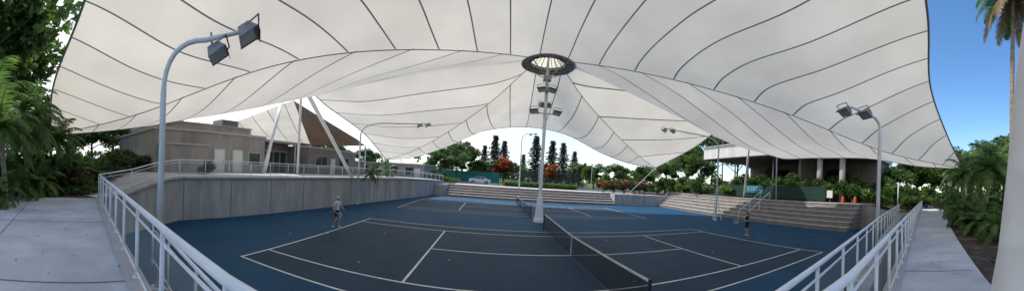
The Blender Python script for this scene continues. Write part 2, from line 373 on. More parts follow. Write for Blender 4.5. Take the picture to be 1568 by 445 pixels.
for p,q in zip(A[:-1],A[1:]):
    d=q-p; ang=math.atan2(d.y,d.x); m_=(p+q)/2; b.box((m_.x+.05,m_.y-.12,.82),(d.length*1.01,.36,1.64),'wall',rz=ang)
b.make('ramp_wall')

# ---------------------------------------------------------------- tensile canopy
RC=V(2.3,23,12.5); RR_=2.0
TL=V(-26,0,5.5);TR=V(28.8,.9,6.0);L1=V(-17.6,38,4.9);R1=V(17.5,33,5.7)
def ringpt(a): return V(RC.x+RR_*math.cos(a),RC.y+RR_*math.sin(a),12.4)
def ang(p): return math.atan2(p.y-RC.y,p.x-RC.x)%(2*math.pi)
aTL,aTR,aL,aR=ang(TL),ang(TR),ang(L1),ang(R1)
RL=[ringpt(aTL),V(-4.8,17.2,10.85),V(-11.85,11.5,9.0),V(-18.9,5.75,6.5),TL]
RRt=[ringpt(aTR),V(8.85,17.6,10.9),V(15.4,12.2,8.9),V(22,6.8,6.8),TR]
HL=[ringpt(aL),V(-2.7,26.75,9.9),V(-7.6,30.5,7.5),V(-12.6,34.3,5.8),L1]
HR=[ringpt(aR),V(6.1,25.5,10.7),V(9.9,28,8.6),V(13.7,30.5,6.9),R1]
EF=[TL,V(-19.5,.1,8.0),V(-13,1.5,10.4),V(-6.5,2.0,12.0),V(0,2.0,12.8),V(7,2.0,12.6),V(13,2.1,11.8),V(19,2.8,10.5),V(25,2.1,8.3),TR]
EL=[TL,V(-25,5,5.9),V(-23.6,10,6.7),V(-22.2,14.5,8.1),V(-20.9,18.8,9.7),V(-20,22.3,11.3),V(-18.9,25.8,9.75),V(-17.4,30.5,7.8),V(-17.2,34.5,6.1),L1]
EB=[L1,V(-12.9,38.9,5.6),V(-7.6,40.3,8.1),V(-4,40.5,9.7),V(1.4,40,10.4),V(6.6,38.4,9.6),V(11,35.5,7.2),V(14.1,34,6.1),R1]
ER=[R1,V(21.3,30.2,8.5),V(23.9,26.9,11.6),V(25.3,24.1,12.3),V(24.3,20.8,9.6),V(23.5,18.7,6.95),V(24.6,14.5,6.8),V(26.3,9.7,6.8),V(28.1,5.2,6.2),TR]
can=empty('tensile_canopy')
def sector(Ha,Hb,E,a0,a1,axis,nm):
    b=B(); ns,nt_=60,90; uv=[]
    while a1-a0>math.pi: a1-=2*math.pi
    while a0-a1>math.pi: a1+=2*math.pi
    c00,c01,c10,c11=ringpt(a0),ringpt(a1),E[0],E[-1]
    for i in range(ns+1):
        s=i/ns
        A_=spl(Ha,s);B_=spl(Hb,s)
        for j in range(nt_+1):
            t=j/nt_
            R_=ringpt(a0+(a1-a0)*t); e=spl(E,t)
            p=A_*(1-t)+B_*t+R_*(1-s)+e*s-(c00*(1-s)*(1-t)+c01*(1-s)*t+c10*s*(1-t)+c11*s*t)
            b.v.append(tuple(p)); uv.append(((p.x if axis==0 else p.y)/2.1+50.3,0))
    for i in range(ns):
        for j in range(nt_):
            a=i*(nt_+1)+j; b.f.append((a,a+1,a+nt_+2,a+nt_+1)); b.m.append(b.mi('fabric'))
    b.make(nm,smooth=True,parent=can,uvs=uv)
sector(RL,RRt,EF,aTL,aTR,0,'front_membrane')
sector(RL,HL,EL,aTL,aL,1,'side_membrane')
sector(HL,HR,EB,aL,aR,0,'back_membrane')
sector(HR,RRt,ER,aR,aTR,1,'side_membrane_2')
b=B()
for E in(EF,EL,EB,ER): b.tube([spl(E,i/80) for i in range(81)],.065,'grey',8)
for H in(RL,RRt,HL,HR): b.tube([spl(H,i/60)-V(0,0,.05) for i in range(61)],.03,'grey',6)
b.make('edge_cables',smooth=True,parent=can)
b=B(); uv=[]
def annulus(b,r0,z0,r1,z1,k,n=48):
    for j in range(n):
        a=2*math.pi*j/n;c=2*math.pi*(j+1)/n
        b.poly([(RC.x+r*math.cos(q),RC.y+r*math.sin(q),z) for r,q,z in((r0,a,z0),(r1,a,z1),(r1,c,z1),(r0,c,z0))],k)
annulus(b,2.1,12.36,1.42,12.5,'ringgrey'); annulus(b,2.1,12.36,2.1,12.6,'grey'); annulus(b,1.42,12.5,1.42,12.75,'grey')
for j in range(16):
    a=2*math.pi*j/16
    b.tube([(RC.x+2.0*math.cos(a),RC.y+2.0*math.sin(a),12.34),(RC.x+1.4*math.cos(a),RC.y+1.4*math.sin(a),12.42),(RC.x+.12*math.cos(a),RC.y+.12*math.sin(a),13.8)],.03,'grey',6)
b.tube([(RC.x+1.42*math.cos(2*math.pi*j/32),RC.y+1.42*math.sin(2*math.pi*j/32),12.45) for j in range(33)],.045,'dark',8)
b.tube([(RC.x+2.08*math.cos(2*math.pi*j/32),RC.y+2.08*math.sin(2*math.pi*j/32),12.36) for j in range(33)],.05,'grey',8)
b.make('ring_frame',smooth=True,parent=can)
b=B(); uv=[]
for j in range(48):
    a=2*math.pi*j/48;c=2*math.pi*(j+1)/48
    b.poly([(RC.x+1.6*math.cos(a),RC.y+1.6*math.sin(a),12.85),(RC.x+1.6*math.cos(c),RC.y+1.6*math.sin(c),12.85),(RC.x+.1*math.cos(c),RC.y+.1*math.sin(c),14.1),(RC.x+.1*math.cos(a),RC.y+.1*math.sin(a),14.1)],'cone')
    uv+=[(j/3+.3,0),((j+1)/3+.3,0),((j+1)/3+.3,0),(j/3+.3,0)]
b.make('skylight_cone',parent=can,uvs=uv)
b=B()
b.tube([(-20,22.3,2.4),(-20,22.3,11.5)],.13,'white',14)
b.tube([(-19.7,22.6,11.2),(-14.6,24.2,2.4)],.17,'white',14); b.tube([(-19.9,22.9,10.9),(-15.6,25.8,2.4)],.14,'white',14)
b.tube([(-21.6,21.3,10.0),(-21.2,18.6,2.4)],.15,'white',14); b.tube([(-22.2,21.6,10.0),(-22.0,19.6,2.4)],.13,'white',14)
b.tube([(25.3,24.1,12.4),(27.95,27.6,2.3)],.14,'white',12)
b.tube([TL,(-27.6,1.5,1.7)],.11,'white',12); b.tube([TL,(-27.2,-1.8,1.7)],.11,'white',12)
b.tube([TR,(31,.4,1.7)],.12,'white',12); b.tube([L1,(-18.6,39.5,1.8)],.12,'white',12);b.tube([R1,(18.3,43.8,1.7)],.05,'white',8)
b.tube([V(23.5,18.7,6.9),(28.1,22.2,2.3)],.06,'white',8)
for p in(TL,TR,L1,R1): b.box(tuple(p),(.5,.5,.06),'grey')
b.make('support_struts',smooth=True,parent=can)

def flood(b,p,tgt,w=.62,h=.42,d=.26):
    p=Vector(p); f=(Vector(tgt)-p).normalized(); r=f.cross(V(0,0,1)).normalized(); u=r.cross(f)
    def q(x,y,z): return p+r*x+f*y+u*z
    w/=2;h/=2
    fr=[q(-w,d/2,-h),q(w,d/2,-h),q(w,d/2,h),q(-w,d/2,h)]; bk=[q(-w*.6,-d/2,-h*.55),q(w*.6,-d/2,-h*.55),q(w*.6,-d/2,h*.55),q(-w*.6,-d/2,h*.55)]
    b.poly(bk[::-1],'dark')
    for i in range(4): b.poly([bk[i],bk[(i+1)%4],fr[(i+1)%4],fr[i]],'grey')
    g=[q(-w*.9,d/2-.02,-h*.88),q(w*.9,d/2-.02,-h*.88),q(w*.9,d/2-.02,h*.88),q(-w*.9,d/2-.02,h*.88)]; b.poly(g,'lamp')
    for i in range(4): b.poly([fr[i],fr[(i+1)%4],g[(i+1)%4],g[i]],'grey')
    b.poly([q(-w,d/2,h),q(w,d/2,h),q(w,d/2+.12,h*.95),q(-w,d/2+.12,h*.95)],'dark')
    for s_ in(-1,1): b.tube([q(s_*w*1.05,0,0),q(s_*w*1.05,-.05,h*1.5)],.02,'grey',6)
    b.tube([q(-w*1.05,-.05,h*1.5),q(w*1.05,-.05,h*1.5)],.02,'grey',6)
b=B(); mx,my=2.3,23
b.tube([(mx,my,0),(mx,my,.25),(mx,my,.28),(mx,my,1.9),(mx,my,2.0)],[.42,.42,.36,.22,.18],'white',20)
b.tube([(mx,my,2),(mx,my,12.0)],.14,'white',16)
b.tube([(mx,my,12.0),(mx,my,13.9)],.09,'white',12)
for z,w in((8.55,.85),(10.3,.35)):
    b.tube([(mx-w,my-.1,z),(mx+w,my-.1,z)],.05,'white',8)
    for s_ in(-1,1): flood(b,(mx+s_*w,my-.3,z+.12),(mx+s_*6,my-9,0),w=.75,h=.45)
for s_ in(-1,1): flood(b,(mx+s_*.25,my+.2,9.3),(mx+s_*5,my+12,0),w=.5,h=.4)
b.box((mx,my,11.3),(.6,.6,.3),'ringgrey')
for j in range(4):
    a=math.pi/4+j*math.pi/2
    b.tube([(mx,my,11.3),(mx+2.0*math.cos(a),my+2.0*math.sin(a),12.35)],.04,'ringgrey',8)
b.make('central_mast',smooth=False)

def lightpole(base,top,end,name='floodlight_pole',lights=2,r=.085,lw=.62,drop=.06):
    e=empty(name); b=B(); base=Vector(base);top=Vector(top);end=Vector(end)
    mid=V(top.x,top.y,end.z-.1)
    pts=[base,top]
    for i in range(1,9):
        t=i/8; pts.append(top*(1-t)**2+mid*2*t*(1-t)+(top.lerp(end,.55)+V(0,0,(end.z-top.z)*.33))*t*t)
    pts.append(end)
    rs=[r*1.15]+[r*.95]+[r*.75]*8+[r*.55]
    b.tube(pts,rs,'white',14)
    b.tube([base,base+V(0,0,.04)],[r*2.6,r*2.6],'white',12)
    b.make('pole',smooth=True,parent=e)
    b=B(); d=(end-V(top.x,top.y,end.z)).normalized()
    for i in range(lights):
        p=end-d*(i*.75)-V(0,0,.12+drop*i) ; sd=Vector((-d.y,d.x,0))*(.22 if i%2 else -.22)
        flood(b,p+sd+d*.1,p+d*1.3+V(0,0,-1.8)+sd,w=lw,h=lw*.68)
        b.tube([end-d*(i*.75),p+sd+V(0,0,.1)],.025,'grey',6)
    b.make('floodlights',parent=e)
lightpole((-7.05,2.75,0),(-6.95,2.75,5.0),(-5.7,4.2,6.45),r=.08,lw=.72,drop=.25)
lightpole((-14.0,24.3,0),(-14.0,24.3,6.6),(-8.4,26.9,8.0),lw=.7)
lightpole((12.5,4.2,0),(12.4,4.1,6.2),(10.9,4.9,6.95))
lightpole((20.6,24.5,0),(20.6,24.5,7.8),(14.5,25.5,9.2),lights=2,lw=.7)
lightpole((1.2,46.6,1.7),(1.2,46.6,9.5),(3.2,46.6,10.6),r=.09)
b=B()
for dx,dy in((-.5,-.4),(.5,-.4),(0,.5)): b.tube([(20.6+dx,24.5+dy,0),(20.6,24.5,2.8)],.04,'white',8)
b.tube([(20.1,24.1,.5),(21.1,24.1,.5),(20.6,25,.5),(20.1,24.1,.5)],.03,'white',6)
b.make('pole_stand')

b=B()
b.tube([(4.42,-.66,1.7),(4.42,-.66,1.85),(4.40,-.68,2.5),(4.36,-.76,3.6),(4.25,-.90,5.3),(3.9,-1.45,9),(3.6,-2.0,12.4)],[.44,.42,.31,.26,.24,.2,.18],'white',32)
b.make('support_column',smooth=True)

# ---------------------------------------------------------------- second shade canopy behind left
b=B(); uv=[]
def tri_patch(b,a,c,d,k,n=14,sag=.6):
    base=len(b.v); idx={}
    for i in range(n+1):
        for j in range(n+1-i):
            u,v_=i/n,j/n; w=1-u-v_
            p=a*w+c*u+d*v_-V(0,0,sag*27*u*v_*w+sag*1.2*(u*w+v_*w+u*v_))
            idx[i,j]=len(b.v); b.v.append(tuple(p)); uv.append(((u)*6+.5,0))
    for i in range(n):
        for j in range(n-i):
            b.f.append((idx[i,j],idx[i+1,j],idx[i,j+1])); b.m.append(b.mi(k))
            if j<n-i-1: b.f.append((idx[i+1,j],idx[i+1,j+1],idx[i,j+1])); b.m.append(b.mi(k))
ap=V(-24.5,26,11.2)
cs=[V(-41,24,8.2),V(-38,46,7.6),V(-21.5,39,6.9),V(-18.6,31.5,7.0)]
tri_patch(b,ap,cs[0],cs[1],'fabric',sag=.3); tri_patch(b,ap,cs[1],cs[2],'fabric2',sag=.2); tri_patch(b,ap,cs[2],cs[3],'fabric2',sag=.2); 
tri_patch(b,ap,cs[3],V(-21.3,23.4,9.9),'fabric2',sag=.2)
for c_ in cs[:3]: b.tube([c_,(c_.x,c_.y,2)],.1,'white',8); 
while len(uv)<len(b.v): uv.append((.5,0))
b.make('shade_sail_canopy',smooth=True,uvs=uv)
b=B(); uv=[]
tri_patch(b,V(30,7.8,4.7),V(36.5,7.5,3.8),V(36.5,10.5,5.0),'fabric',sag=.15)
for p in((30,7.8,4.7),(36.5,7.5,3.8),(36.5,10.5,5.0)): b.tube([p,(p[0],p[1],1.7)],.05,'white',6)
while len(uv)<len(b.v): uv.append((.5,0))
b.make('shade_sail',smooth=True,uvs=uv)

# ---------------------------------------------------------------- left building
e=empty('clubhouse_building'); b=B(); z0=2.3
b.bx(-34,-22,8,19.5,z0,5.9,'taupe'); b.bx(-34,-21.9,7.9,19.6,5.9,6.1,'trim')
b.bx(-33,-23.2,9.2,18.6,6.1,6.75,'taupe'); b.bx(-33,-23.1,9.1,18.7,6.75,6.85,'trim')
b.bx(-22,-21.2,8.4,12.6,z0,4.7,'taupe'); b.bx(-22,-21.1,8.3,12.7,4.7,4.82,'trim')
b.bx(-34,-26,19.5,27,z0,5.9,'taupe2'); b.bx(-34,-24.2,19.6,27,5.9,6.15,'trim')
b.bx(-34,-22.6,27,38,z0,5.6,'taupe2'); b.bx(-34,-22.5,26.9,38.1,5.6,5.8,'trim')
b.make('walls',parent=e)
b=B()
for y in(13.6,15.6):
    b.bx(-22.0,-21.94,y-.1,y+1.15,z0,4.62,'trim'); b.bx(-21.95,-21.9,y,y+1.05,z0+.1,4.52,'door'); b.bx(-21.9,-21.84,y+.9,y+.96,3.35,3.5,'dark')
b.bx(-22,-21.93,17.4,18.9,3.2,4.5,'trim'); b.bx(-21.94,-21.9,17.5,18.8,3.3,4.4,'glass')
for i in range(6):
    y=20+1.1*i; b.bx(-26,-25.93,y,y+1.0,z0+.1,4.9,'glass'); b.bx(-26,-25.85,y+1.0,y+1.1,z0,5.0,'trim')
b.bx(-26,-25.85,19.7,26.9,4.95,5.1,'trim')
for y in(28.4,33.6):
    b.bx(-22.6,-22.52,y-.1,y+2.4,3.3,4.8,'trim'); b.bx(-22.53,-22.49,y,y+1.1,3.4,4.7,'glass'); b.bx(-22.53,-22.49,y+1.2,y+2.3,3.4,4.7,'glass')
b.bx(-22.6,-22.5,31.6,32.6,z0,4.5,'door')
b.make('doors_and_windows',parent=e)
b=B(); b.bx(-27,-25,10.2,12,6.85,7.5,'trim'); b.bx(-26,-24.3,15.8,17.8,6.85,7.6,'grey'); b.bx(-28,-26.5,30,32,5.8,6.5,'grey')
for i in range(8): b.bx(-24.32,-24.28,15.9,17.7,6.95+.08*i,6.98+.08*i,'dark')
b.tube([(-24,19.8,6.2),(-24,19.8,2.3)],.09,'white',8); b.tube([(-24.4,26.6,6.0),(-24.4,26.6,2.3)],.09,'white',8)
b.make('rooftop_plant',parent=e)
e=empty('brick_pavilion'); b=B(); b.bx(-30,-15.5,50,58,1.7,4.6,'taupe'); b.bx(-30.3,-15.2,49.6,58.3,4.6,4.85,'trim')
for x in(-28,-25,-22,-19): b.bx(x,x+1.4,49.93,50,2.9,4.1,'glass')
b.bx(-17.3,-16.2,49.92,50,1.7,4.0,'door'); b.make('walls_and_roof',parent=e)

# right building: flat white shade roof, open underneath
e=empty('pavilion_building'); b=B()
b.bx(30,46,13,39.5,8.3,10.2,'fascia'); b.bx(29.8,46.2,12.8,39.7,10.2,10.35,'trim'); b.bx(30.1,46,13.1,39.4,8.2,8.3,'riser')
b.make('roof',parent=e); b=B()
b.bx(41,45.5,13.4,39,2.3,8.2,'taupe2'); b.bx(40.9,41,20,30,3,6.0,'glass')
for y in range(9): b.bx(40.82,40.9,20+1.25*y,20.1+1.25*y,3,6.0,'grey')
b.bx(33,41,22,22.4,2.3,8.2,'taupe2'); b.bx(31,37,13.3,13.6,2.3,3.4,'taupe')
b.make('walls',parent=e); b=B()
for y in(15.0,18.1): b.tube([(31.4,y,2.2),(31.4,y,8.2)],.36,'taupe',20)
for y in(26,38): b.tube([(32,y,2.2),(32,y,8.2)],.12,'grey',12)
b.make('columns',smooth=True,parent=e)

# fences, banner
b=B()
b.bx(28.3,28.34,15.5,43,2.55,4.1,'gmesh')
for i in range(12): b.tube([(28.4,15.5+2.5*i,2.3),(28.4,15.5+2.5*i,4.15)],.035,'dark',6)
b.make('windscreen_fence')
b=B(); b.bx(28.22,28.27,24.5,27.5,3.1,4.05,'banner'); 
for i,(w,h) in enumerate(((.28,.4),(.3,.4),(.26,.4),(.3,.4),(.22,.4))):
    y=27.1-.5*i; b.bx(28.19,28.21,y-w,y,3.45,3.5,'line'); b.bx(28.19,28.21,y-w,y,3.8,3.85,'line'); b.bx(28.185,28.215,y-.06,y,3.45,3.85,'line')
b.make('advertising_banner')
b=B(); b.bx(28.2,28.26,14.6,15.3,2.9,3.7,'door'); b.tube([(28.3,14.95,2.3),(28.3,14.95,3.7)],.03,'grey',6); b.make('notice_sign')
b=B(); 
for x in range(-24,-3,3): b.tube([(x,70,1.7),(x,70,4.6)],.04,'dark',6)
b.bx(-24,-3,70,70.05,1.8,4.3,'gmesh2'); b.make('court_fence')
b=B(); b.bx(0,18,72,72.04,1.8,5.6,'chain')
for x in range(0,19,3): b.tube([(x,72,1.7),(x,72,5.7)],.05,'dark',6)
b.tube([(0,72,5.6),(18,72,5.6)],.04,'dark',6); b.tube([(0,72,3.6),(18,72,3.6)],.03,'dark',6); b.make('chainlink_fence')
for i,(x,y) in enumerate(((29.3,12.4),(29.6,14.0))):
    b=B(); b.tube([(x,y,2.3),(x,y,2.9),(x,y,3.1),(x,y,3.13)],[.24,.17,.07,.03],'orange',14); b.box((x,y,2.32),(.6,.6,.05),'orange'); b.make('traffic_cone',smooth=False)

# ---------------------------------------------------------------- vegetation
def palm_mesh(name,h,nf,fl,lean=.3,dry=0,tr=.14,leafk='palm',droop=1.0):
    b=B(); pts=[V(lean*(i/8)**2,0,h*i/8) for i in range(9)]
    b.tube(pts,[tr*1.5]+[tr]*2+[tr*.85]*4+[tr*.7]*2,'palmbark',10); top=pts[-1]
    for i in range(nf):
        az=i*2.399+random.random()*.4; el=math.radians(75-95*(i/nf)+random.uniform(-8,8)); L=fl*random.uniform(.85,1.1)
        k=leafk if i<nf-dry else 'palmdry'
        p=Vector(top); seg=12; d=V(math.cos(az)*math.cos(el),math.sin(az)*math.cos(el),math.sin(el)); P_=[p.copy()]
        for s_ in range(seg):
            p=p+d*(L/seg); d=(d+V(0,0,-.13*droop*(1+s_*.08))).normalized(); P_.append(p.copy())
        b.tube(P_,[.03*(1-.8*q/seg) for q in range(seg+1)],k,4)
        for s_ in range(1,seg*3):
            q=s_/3; i0=min(int(q),seg-1); c=P_[i0].lerp(P_[i0+1],q-i0); dd=(P_[i0+1]-P_[i0]).normalized()
            sd=dd.cross(V(0,0,1)); 
            if sd.length<.05: sd=V(math.sin(az),-math.cos(az),0)
            sd.normalize(); ll=fl*.24*math.sin(math.pi*min(1,(.12+.86*q/seg)))**.7*random.uniform(.8,1.1)
            for sg in(-1,1):
                tip=c+(sd*sg*.8+dd*.55+V(0,0,random.uniform(-.55,-.15))).normalized()*ll; w=dd*.03*fl/2.4
                m_=c.lerp(tip,.5)+V(0,0,.05*ll)
                b.poly([c-w,m_-w*1.2,tip,m_+w*1.2,c+w],k)
    o=b.make(name); return o
def tree_mesh(name,h,cr,n,k,clumps=16,size=.22,trunk=.2):
    b=B(); b.tube([(0,0,0),(.1,0,h*.25),(0,.1,h*.5),(0,0,h*.75)],[trunk*1.3,trunk,trunk*.7,trunk*.3],'bark',10)
    for i in range(9):
        a=i*2.4; z=h*(.35+.04*i); r=cr*.8
        b.tube([(0,0,z),(r*.5*math.cos(a),r*.5*math.sin(a),z+h*.12),(r*math.cos(a),r*math.sin(a),z+h*.2)],[trunk*.45,trunk*.25,trunk*.08],'bark',6)
    b.crown((0,0,h*.72),(cr,cr,h*.3),clumps,n,size,k)
    return b.make(name)
def pine_mesh(name,h):
    b=B(); b.tube([(0,0,0),(0,0,h)],[.28,.04],'bark',8); lv=20
    for i in range(lv):
        z=h*(.12+.86*i/lv); R=h*.17*(1-i/lv)**.6+.3; R*=random.uniform(.75,1.15)
        for j in range(7):
            a=j*.9+i*.6+random.random()*.3; r=R*random.uniform(.6,1.1); tip=(r*math.cos(a),r*math.sin(a),z+r*.12)
            b.tube([(0,0,z),tip],[.05,.015],'bark',4)
            for q in(.35,.65,.95): b.leaves((tip[0]*q,tip[1]*q,z+r*.12*q+.05),(.42*R**.3,.42*R**.3,.28),18,.24,'pine',.1)
    return b.make(name)
def bush_mesh(name,r,h,n,k,size=.14,clumps=9):
    b=B()
    for i in range(5): b.tube([(0,0,0),(r*.5*math.cos(i*1.3),r*.5*math.sin(i*1.3),h*.6)],[.04,.015],'bark',5)
    b.crown((0,0,h*.5),(r,r,h*.48),clumps,n,size,k,.5); return b.make(name)
def Z(p): return V(p.x,p.y,zg(p.x,p.y)-.02)
def put(o,first,p,rz=0,s=1.0):
    p=Z(p)
    if first: o.location=p; o.rotation_euler=(0,0,rz); o.scale=(s,)*3; return o
    return inst(o,p,rz,s)
def scatter(o,lst,rot=None):
    for i,(bg,r,s) in enumerate(lst): put(o,i==0,pol(bg,r),random.random()*6 if rot is None else rot,s)
scatter(palm_mesh('palm_tree',3.4,22,2.6,tr=.13),[(-94.5,13,.95),(-89,17,.8),(-99,10.5,.8),(-97,17,1.2),(92.5,14,.85),(96.5,17,.95),(89.5,22,.9),(-102,14,1.2),(87,33,1.2),(94.5,21,1.1),(-92,22,1.1)])
scatter(palm_mesh('palm_shrub',.7,18,1.7,tr=.1,leafk='palm'),[(-91.5,12.8,.9),(-96,12,.9),(-86,16.5,1),(-82.5,18.5,1),(-100,10,.7),(91,12,.75),(89,15,.9),(87.5,20,.9),(-27,27,.8),(-24.5,42,1.2),(95.5,10.5,.7),(86.5,27,1.1),(93,18,1.1)])
o_=palm_mesh('tall_palm',12.0,22,2.8,lean=-.4,dry=8,tr=.15,droop=1.5); scatter(o_,[(97.6,15.5,1.0),(41,62,1.2),(43.5,66,1.3),(46,60,1.25),(91,52,.85),(48,70,1.25)],rot=.3)
scatter(tree_mesh('shade_tree',12,5.2,8000,['leaf','leafdk','leaf'],26,.26),[(-103,26,1.2),(-95,40,.9),(-107,20,1.2),(39,72,1.3),(44,76,1.4),(49,80,1.2),(34,62,.85),(-10,72,.8),(-13,78,.85),(-38,70,.95),(-47,75,1.0)])
scatter(tree_mesh('broadleaf_tree',7,3.6,6000,['leafdk','leaf'],16,.2),[(-86.5,33,.9),(-82,36,.85),(-78,38,.85),(-90,29,.9),(85,42,1.0),(82,46,.9),(88,40,1.1),(91.5,32,.9),(96,30,.95),(99,26,1.0),(30,54,.85),(25,60,.8),(-14,64,.9),(20,70,.9),(79,48,1.0),(-7,74,.8),(37,56,1.0),(-29,60,.8),(-34,62,.9),(77,40,.9),(13,76,.9),(75,44,.7),(-11,66,.85),(16,72,.85),(52,50,.7),(58,48,.7),(63,46,.7),(0,84,.9),(6,84,.85)])
scatter(tree_mesh('poinciana_tree',5.6,2.8,4500,['leafor','leaf','leafor','leafdk','leafor'],16,.2),[(-1.6,75,1.15),(7.6,73,.95)])
scatter(pine_mesh('pine_tree',14.5),[(-3.6,88,1.0),(-1.8,92,.93),(4.4,86,1.02),(7.6,92,1.0),(9.7,90,.95),(-5.6,98,.85),(12,100,.85),(2,108,.75),(-8,104,.8)])
scatter(bush_mesh('garden_shrub',1.5,2.2,3200,['leafdk','leafred','leaf'],.13),[(-89,15.5,1),(-87,19,1.1),(-84,21,1.2),(-81,22,1.25),(-78,23.5,1.2),(-75,24.5,1.1),(-72.5,25,1.0),(-92,17,1.2),(-95,15,1.1),(-98,14,1.0),(-85,18,.8),(-82,19,.8),(-79,20.5,.75),(90.5,17,.9),(88.5,20,.9),(92,15,.8),(94,14,.8),(97,13,.8),(87,26,1),(86,32,1.1),(84.7,36,1.2),(99,15,1.0)])
scatter(bush_mesh('cordyline_shrub',1.3,2.0,2400,['leafred','leafdk','leafred','leaf','leafred','leafor'],.13),[(18,50.5,1.1),(20,51,1.2),(22,52,1.3),(24,53,1.2),(26,54,1.2)])
scatter(bush_mesh('green_shrub',1.4,2.1,2600,['leaf','hedge','leafdk'],.13),[(-13,53,.8),(-15.5,52,.9),(28.5,53,1.2),(31,52,1.2),(33,51,1.3),(35,50,1.2),(37,47,1.3),(40,45,1.3),(43,42,1.3),(46,42.5,1.4),(49,41,1.5),(52,39,1.4),(56,37,1.4),(60,36,1.3),(64,35,1.2),(68,34.5,1.3),(72,36,1.5),(75,34,1.4),(78,35,1.2),(81,37,1.3),(73,30,.9),(77,31,.9),(-60,21.5,.5),(54,38,1.6),(62,37,1.5),(66,37,1.5),(44.5,45,1.6),(50.5,43,1.7)])
b=B()
for i in range(44):
    x=-1.5+.32*i; b.leaves((x,54.5,2.25),(.4,.7,.55),170,.09,'hedge',.6)
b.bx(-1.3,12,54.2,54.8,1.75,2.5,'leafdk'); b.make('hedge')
b=B()
for i in range(14):
    x=-14.5+.36*i; b.leaves((x,54.2,2.2),(.4,.6,.5),150,.09,'hedge',.6)
b.make('hedge')
b=B()
for i in range(110):
    bg=-125+i*2.28; r=115+20*math.sin(i*1.7); p=pol(bg,r)
    b.crown((p.x,p.y,4.5),(4.5,4.5,4.5+2.0*math.sin(i*2.3)),6,420,.6,['leaf','leafdk'],.5)
b.make('distant_trees')
b=B()
for i in range(300):
    bg=random.uniform(-104,-80); r=random.uniform(12.8,20); p=pol(bg,r)
    if r<13 and bg>-88: continue
    z=zg(p.x,p.y); b.leaves((p.x,p.y,z+.15),(.28,.28,.22),22,.11,random.choice(['leaf','leafdk','leafred']),.2)
for i in range(110):
    x=random.uniform(6,40); y=-1.0+.115*x-random.uniform(.3,3.5); z=zg(x,y)
    b.leaves((x,y,z+.08),(.18,.18,.12),12,.07,random.choice(['leaf','leafdk','leafred']),.2)
b.make('ground_cover_plants')
b=B()
for i in range(240):
    x=random.uniform(-12,40); 
    y=(random.uniform(-2.8,1.0) if x<1 else random.uniform(-.5,.6)+.13*x)
    z=zg(x,y)+.045; a=random.random()*6; s_=random.uniform(.015,.035)
    b.poly([(x+s_*math.cos(a),y+s_*math.sin(a),z),(x-s_*.4*math.sin(a),y+s_*.4*math.cos(a),z+.008),(x-s_*math.cos(a),y-s_*math.sin(a),z),(x+s_*.4*math.sin(a),y-s_*.4*math.cos(a),z+.004)],random.choice(['palmdry','bark','leafdk']))
b.make('fallen_leaves')

# ---------------------------------------------------------------- car
def car(loc,rz):
    e=empty('parked_car',loc); e.rotation_euler=(0,0,rz); b=B()
    prof=[(-2.1,.35),(-2.15,.75),(-2.05,1.0),(-1.25,1.08),(-.55,1.45),(.75,1.48),(1.55,1.02),(2.05,.95),(2.15,.6),(2.1,.35)]
    L=[(x,-.85 if z<1.06 else -.68,z) for x,z in prof]; R=[(x,.85 if z<1.06 else .68,z) for x,z in prof]
    b.poly(L,'carpaint'); b.poly(R[::-1],'carpaint')
    for i in range(len(prof)):
        j=(i+1)%len(prof); b.poly([L[i],R[i],R[j],L[j]],'glass' if i in(3,5) else 'carpaint')
    b.make('body',parent=e); b=B()
    for sg in(-1,1):
        b.poly([(-1.1,sg*.80,1.08),(-.5,sg*.72,1.4),(.1,sg*.72,1.42),(.1,sg*.82,1.06)],'glass'); b.poly([(.18,sg*.82,1.06),(.18,sg*.72,1.42),(.72,sg*.72,1.42),(1.35,sg*.80,1.04)],'glass')
        for x in(-1.3,1.35):
            b.tube([(x,sg*.66,.33),(x,sg*.88,.33)],.33,'tyre',18); b.tube([(x,sg*.87,.33),(x,sg*.895,.33)],.2,'grey',14)
    b.box((2.14,.6,.72),(.05,.35,.14),'lamp'); b.box((2.14,-.6,.72),(.05,.35,.14),'lamp'); b.box((-2.13,.6,.85),(.05,.3,.14),'orange'); b.box((-2.13,-.6,.85),(.05,.3,.14),'orange')
    b.make('wheels_windows_lights',parent=e)
car((-6.4,58,1.757),math.radians(8)); car((-28,61,1.757),0.1)
for bg,r in((15.5,62),(5.2,68)):
    b=B(); p=pol(bg,r,1.7); b.tube([p,p+V(0,0,5.2)],.05,'white',8); b.tube([p+V(0,0,5.2),p+V(0,0,5.5),p+V(0,0,5.7)],[.1,.3,.05],'white',12); b.make('street_lamp')

